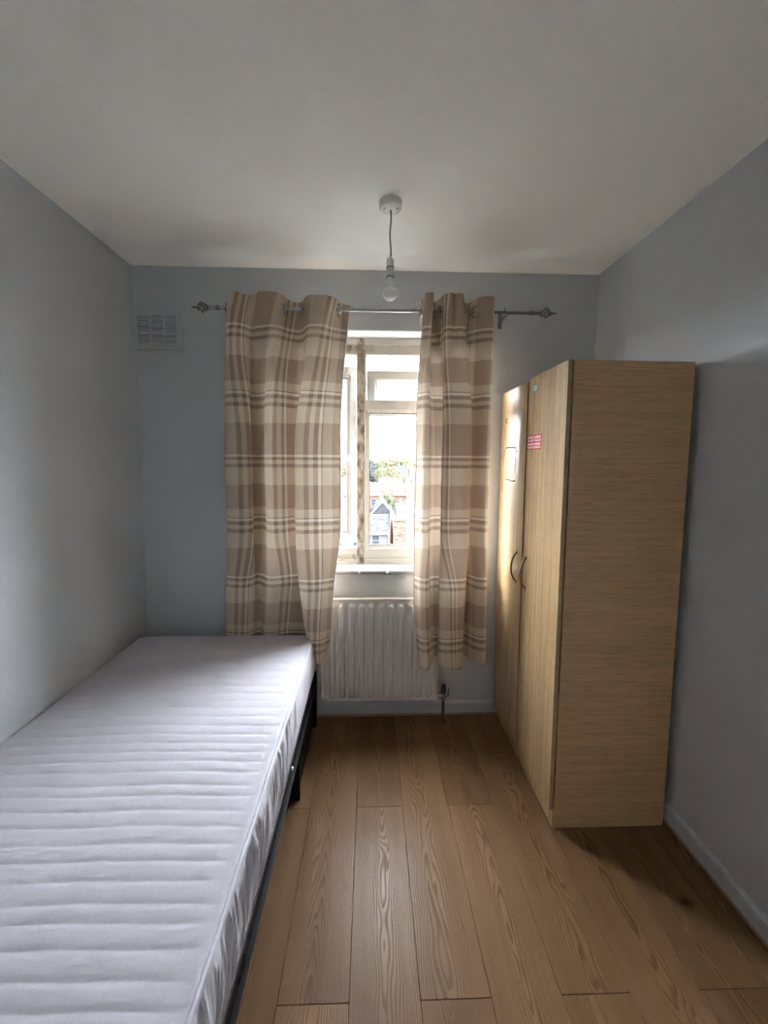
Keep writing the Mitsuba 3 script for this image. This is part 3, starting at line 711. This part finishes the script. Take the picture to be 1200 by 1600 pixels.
# ------------------------------------------------------------------ bed frame
bed = thing('bed_frame', 'black metal single bed frame under the white mattress', 'bed frame')
BZ0, BZ1 = 0.246, 0.291
add('side_rail', cat_([bbox(-0.318, -0.292, 0.24, 2.19, BZ0, BZ1, 0.003), bbox(-0.318, -0.281, 0.24, 2.19, BZ0 - 0.004, BZ0 + 0.001, 0.001)]), 'm_black_metal', bed)
add('side_rail', bbox(L + 0.02, L + 0.046, 0.24, 2.19, BZ0, BZ1, 0.003), 'm_black_metal', bed)
for y in (0.24, 1.0, 1.67, 2.17):
    add('cross_bar', bbox(L + 0.045, -0.317, y, y + 0.025, BZ0 + 0.004, BZ1 - 0.004, 0.002), 'm_black_metal', bed)
for k in range(11):
    add('slat', bbox(L + 0.045, -0.317, 0.33 + k * 0.17, 0.385 + k * 0.17, BZ1 - 0.013, BZ1 - 0.001, 0.002), 'm_black_metal', bed)
for x0 in (-0.314, L + 0.022):
    for y0 in (0.245, 1.672):
        add('leg', bbox(x0, x0 + 0.022, y0, y0 + 0.022, 0.0, BZ0 + 0.002, 0.002), 'm_black_metal', bed)
add('black_sheet', bbox(-0.311, -0.303, 1.693, 2.165, 0.004, BZ0 + 0.002, 0.002), 'm_black_metal', bed, label='black sheet between the legs at the window end')  # black sheet filling the dark area between leg and end post
for x0 in (-0.314, L + 0.02):
    add('end_post', bbox(x0, x0 + 0.030, 2.163, 2.193, 0.0, 0.300, 0.002), 'm_black_metal', bed)
for y in (1.512, 0.86):
    add('bolt', lathe([(0, 0.006), (0.005, 0.005), (0.0075, 0.002), (0.0075, 0)], (-0.292, y, 0.268), (1, 0, 0), 16), 'm_white_paint' if y > 1 else 'm_black_metal', bed, smooth=40)
add('joint', bbox(-0.320, -0.289, 0.895, 0.915, BZ0 - 0.006, BZ1 - 0.006, 0.002), 'm_black_metal', bed)

# ------------------------------------------------------------------ outside: roofs, trees and a block beyond the back gardens
GZ = -13.0
add('ground', box(-6000, 6000, 3, 9000, GZ - 1, GZ), 'm_ground', kind='structure', label='gardens and streets far below the window')


def prism_roof(x0, x1, y0, y1, ze, zr, along='x'):
    if along == 'x':
        ym = (y0 + y1) / 2
        v = [(x0, y0, ze), (x1, y0, ze), (x1, ym, zr), (x0, ym, zr), (x0, y1, ze), (x1, y1, ze)]
    else:
        xm = (x0 + x1) / 2
        v = [(x1, y0, ze), (x1, y1, ze), (xm, y1, zr), (xm, y0, zr), (x0, y1, ze), (x0, y0, ze)]
        v = [(x0, y1, ze), (x0, y0, ze), (xm, y0, zr), (xm, y1, zr), (x1, y1, ze), (x1, y0, ze)]
    f = [(0, 1, 2), (0, 2, 3), (3, 2, 5), (3, 5, 4), (0, 3, 4), (1, 5, 2), (0, 4, 5), (0, 5, 1)]
    m = trimesh.Trimesh(v, f, process=False); m.fix_normals()
    return m


def far_window(root, x, y, z, w_=0.9, h=1.25):
    fk = add('window', cat_([box(x - w_ / 2, x + w_ / 2, y - 0.05, y + 0.02, z - h / 2, z - h / 2 + 0.10), box(x - w_ / 2, x + w_ / 2, y - 0.05, y + 0.02, z + h / 2 - 0.08, z + h / 2), box(x - w_ / 2, x - w_ / 2 + 0.08, y - 0.05, y + 0.02, z - h / 2, z + h / 2),
                              box(x + w_ / 2 - 0.08, x + w_ / 2, y - 0.05, y + 0.02, z - h / 2, z + h / 2), box(x - w_ / 2, x + w_ / 2, y - 0.05, y + 0.02, z - 0.04, z + 0.04)]), 'm_ext_white', root)
    add('pane', box(x - w_ / 2 + 0.05, x + w_ / 2 - 0.05, y - 0.015, y + 0.02, z - h / 2 + 0.05, z + h / 2 - 0.05), 'm_ext_glass', fk)


def house(x0, x1, y0, y1, ze, zr, wall, roof, lab, along='x', chimneys=(), step=2.6, rows=(), group=None, fascia=True):
    h = thing('house', lab, 'house', group)
    add('wall', box(x0 + 0.25, x1 - 0.25, y0 + 0.25, y1 - 0.25, GZ, ze + 0.02), wall, h)
    rk = add('roof', prism_roof(x0, x1, y0, y1, ze, zr, along), roof, h)
    if along == 'x':
        add('ridge', cat_([box(x0, x1, (y0 + y1) / 2 - 0.14, (y0 + y1) / 2 + 0.14, zr - 0.10, zr + 0.09)]), 'm_render', rk)
        if fascia:
            add('gutter', box(x0, x1, y0 - 0.10, y0 + 0.04, ze - 0.16, ze + 0.02), 'm_ext_white', rk)
    else:
        xm = (x0 + x1) / 2
        for s in (-1, 1):
            xe = x0 if s < 0 else x1
            add('barge_board', tube([(xe, y0 - 0.05, ze), (xm, y0 - 0.05, zr + 0.02)], 0.15, 6), 'm_ext_white', rk)
        add('ridge', box(xm - 0.16, xm + 0.16, y0, y1, zr - 0.1, zr + 0.1), 'm_ext_white', rk)
        gw = trimesh.Trimesh([(x0 + 0.2, y0 + 0.2, ze), (x1 - 0.2, y0 + 0.2, ze), (xm, y0 + 0.2, zr - 0.1), (x0 + 0.2, y0 + 0.5, ze), (x1 - 0.2, y0 + 0.5, ze), (xm, y0 + 0.5, zr - 0.1)], [(0, 1, 2), (3, 5, 4), (0, 3, 4), (0, 4, 1), (1, 4, 5), (1, 5, 2), (2, 5, 3), (2, 3, 0)], process=False)
        gw.fix_normals(); add('gable', gw, wall, h)
    for cx in chimneys:
        ck = add('chimney', box(cx - 0.45, cx + 0.45, (y0 + y1) / 2 - 0.3, (y0 + y1) / 2 + 0.3, zr - 0.9, zr + 0.95), 'm_brick', h)
        add('pots', cat_([lathe([(0.11, 0), (0.13, 0.4), (0, 0.4)], (cx + q, (y0 + y1) / 2, zr + 0.94), (0, 0, 1), 10) for q in (-0.25, 0.0, 0.25)]), 'm_tile_roof', ck)
    for z in rows:
        n = max(1, int((x1 - x0 - 1) / step))
        for k in range(n):
            far_window(h, x0 + 0.5 + (k + 0.5) * (x1 - x0 - 1) / n, y0 + 0.25, z)
    return h


# nearest row, across the back gardens
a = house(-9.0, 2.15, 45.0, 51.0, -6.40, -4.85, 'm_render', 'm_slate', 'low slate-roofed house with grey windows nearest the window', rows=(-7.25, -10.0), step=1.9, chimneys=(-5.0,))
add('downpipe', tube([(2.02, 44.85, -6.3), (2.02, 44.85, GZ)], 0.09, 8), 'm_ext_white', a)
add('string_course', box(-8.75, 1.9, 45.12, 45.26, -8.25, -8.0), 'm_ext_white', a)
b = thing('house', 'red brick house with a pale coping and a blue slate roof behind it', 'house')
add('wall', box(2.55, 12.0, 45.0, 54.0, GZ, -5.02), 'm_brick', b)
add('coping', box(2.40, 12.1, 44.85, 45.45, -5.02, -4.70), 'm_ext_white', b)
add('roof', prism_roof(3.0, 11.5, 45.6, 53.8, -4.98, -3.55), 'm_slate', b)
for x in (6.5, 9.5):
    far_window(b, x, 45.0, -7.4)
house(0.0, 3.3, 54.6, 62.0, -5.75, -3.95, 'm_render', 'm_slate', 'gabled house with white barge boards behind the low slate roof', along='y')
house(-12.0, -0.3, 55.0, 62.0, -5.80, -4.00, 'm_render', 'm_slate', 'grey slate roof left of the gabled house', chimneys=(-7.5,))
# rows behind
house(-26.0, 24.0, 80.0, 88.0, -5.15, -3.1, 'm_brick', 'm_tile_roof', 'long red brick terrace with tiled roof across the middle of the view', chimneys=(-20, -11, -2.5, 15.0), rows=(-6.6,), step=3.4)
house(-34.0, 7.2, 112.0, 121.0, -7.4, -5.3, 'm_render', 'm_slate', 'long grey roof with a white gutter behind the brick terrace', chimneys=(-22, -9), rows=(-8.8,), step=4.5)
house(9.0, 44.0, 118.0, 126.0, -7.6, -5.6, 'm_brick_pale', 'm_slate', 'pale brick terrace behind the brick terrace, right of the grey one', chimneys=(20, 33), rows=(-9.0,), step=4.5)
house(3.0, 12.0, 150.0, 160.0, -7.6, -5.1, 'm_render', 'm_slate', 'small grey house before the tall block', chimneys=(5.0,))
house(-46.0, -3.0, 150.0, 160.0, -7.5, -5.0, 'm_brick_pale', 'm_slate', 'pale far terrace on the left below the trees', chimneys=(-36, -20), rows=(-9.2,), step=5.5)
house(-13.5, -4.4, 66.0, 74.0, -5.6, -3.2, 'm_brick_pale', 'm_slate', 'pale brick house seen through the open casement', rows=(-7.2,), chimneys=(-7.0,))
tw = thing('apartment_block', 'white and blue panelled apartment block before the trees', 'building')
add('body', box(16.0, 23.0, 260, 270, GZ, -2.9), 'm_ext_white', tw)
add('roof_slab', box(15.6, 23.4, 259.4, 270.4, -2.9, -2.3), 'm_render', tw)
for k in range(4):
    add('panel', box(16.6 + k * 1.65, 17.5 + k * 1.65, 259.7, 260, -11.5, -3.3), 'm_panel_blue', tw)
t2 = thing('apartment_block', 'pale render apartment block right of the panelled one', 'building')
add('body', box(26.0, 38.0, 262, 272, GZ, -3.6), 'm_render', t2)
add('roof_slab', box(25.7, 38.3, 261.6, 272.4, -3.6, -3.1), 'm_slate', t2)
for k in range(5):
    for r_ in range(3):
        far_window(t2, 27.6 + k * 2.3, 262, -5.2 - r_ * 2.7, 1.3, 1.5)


def tree(x, y, top, w_, leafmat, lab, seed, group):
    t_ = thing('tree', lab, 'tree', group)
    g = np.random.default_rng(seed)
    h = top - GZ
    c = trimesh.creation.icosphere(4); v = c.vertices
    nz_ = meshkit.fbm(v * 2.2 + seed * 3.1, 4, seed) - 0.5
    v = v * (1 + 0.75 * nz_)[:, None]
    cz = GZ + h * 0.60
    v = v / np.abs(v).max(0) * np.array([w_ / 2, w_ / 2, top - cz]); v[:, 2] += cz
    crown = trimesh.Trimesh(v + [x, y, 0], c.faces, process=False)
    # loose leaf sprays standing out of the crown
    n = 900
    idx = g.integers(0, len(v), n); p = crown.vertices[idx] + g.normal(0, 0.22, (n, 3)); s = g.uniform(0.12, 0.34, (n, 1))
    a_, b_ = g.normal(size=(n, 3)), g.normal(size=(n, 3))
    a_ /= np.linalg.norm(a_, axis=1, keepdims=True); b_ -= a_ * (a_ * b_).sum(1, keepdims=True); b_ /= np.linalg.norm(b_, axis=1, keepdims=True)
    q = np.stack([p + a_ * s, p + b_ * s * 0.6, p - a_ * s, p - b_ * s * 0.6], 1).reshape(-1, 3)
    i = np.arange(n) * 4
    lv = trimesh.Trimesh(q, np.vstack([np.c_[i, i + 1, i + 2], np.c_[i, i + 2, i + 3]]), process=False)
    add('crown', cat_([crown, lv]), leafmat, t_)
    add('trunk', tube([(x, y, GZ), (x + 0.1, y, GZ + h * 0.3), (x, y, cz)], [w_ * 0.045 + 0.1, w_ * 0.035 + 0.08, 0.08], 8), 'm_bark', t_, smooth=True)


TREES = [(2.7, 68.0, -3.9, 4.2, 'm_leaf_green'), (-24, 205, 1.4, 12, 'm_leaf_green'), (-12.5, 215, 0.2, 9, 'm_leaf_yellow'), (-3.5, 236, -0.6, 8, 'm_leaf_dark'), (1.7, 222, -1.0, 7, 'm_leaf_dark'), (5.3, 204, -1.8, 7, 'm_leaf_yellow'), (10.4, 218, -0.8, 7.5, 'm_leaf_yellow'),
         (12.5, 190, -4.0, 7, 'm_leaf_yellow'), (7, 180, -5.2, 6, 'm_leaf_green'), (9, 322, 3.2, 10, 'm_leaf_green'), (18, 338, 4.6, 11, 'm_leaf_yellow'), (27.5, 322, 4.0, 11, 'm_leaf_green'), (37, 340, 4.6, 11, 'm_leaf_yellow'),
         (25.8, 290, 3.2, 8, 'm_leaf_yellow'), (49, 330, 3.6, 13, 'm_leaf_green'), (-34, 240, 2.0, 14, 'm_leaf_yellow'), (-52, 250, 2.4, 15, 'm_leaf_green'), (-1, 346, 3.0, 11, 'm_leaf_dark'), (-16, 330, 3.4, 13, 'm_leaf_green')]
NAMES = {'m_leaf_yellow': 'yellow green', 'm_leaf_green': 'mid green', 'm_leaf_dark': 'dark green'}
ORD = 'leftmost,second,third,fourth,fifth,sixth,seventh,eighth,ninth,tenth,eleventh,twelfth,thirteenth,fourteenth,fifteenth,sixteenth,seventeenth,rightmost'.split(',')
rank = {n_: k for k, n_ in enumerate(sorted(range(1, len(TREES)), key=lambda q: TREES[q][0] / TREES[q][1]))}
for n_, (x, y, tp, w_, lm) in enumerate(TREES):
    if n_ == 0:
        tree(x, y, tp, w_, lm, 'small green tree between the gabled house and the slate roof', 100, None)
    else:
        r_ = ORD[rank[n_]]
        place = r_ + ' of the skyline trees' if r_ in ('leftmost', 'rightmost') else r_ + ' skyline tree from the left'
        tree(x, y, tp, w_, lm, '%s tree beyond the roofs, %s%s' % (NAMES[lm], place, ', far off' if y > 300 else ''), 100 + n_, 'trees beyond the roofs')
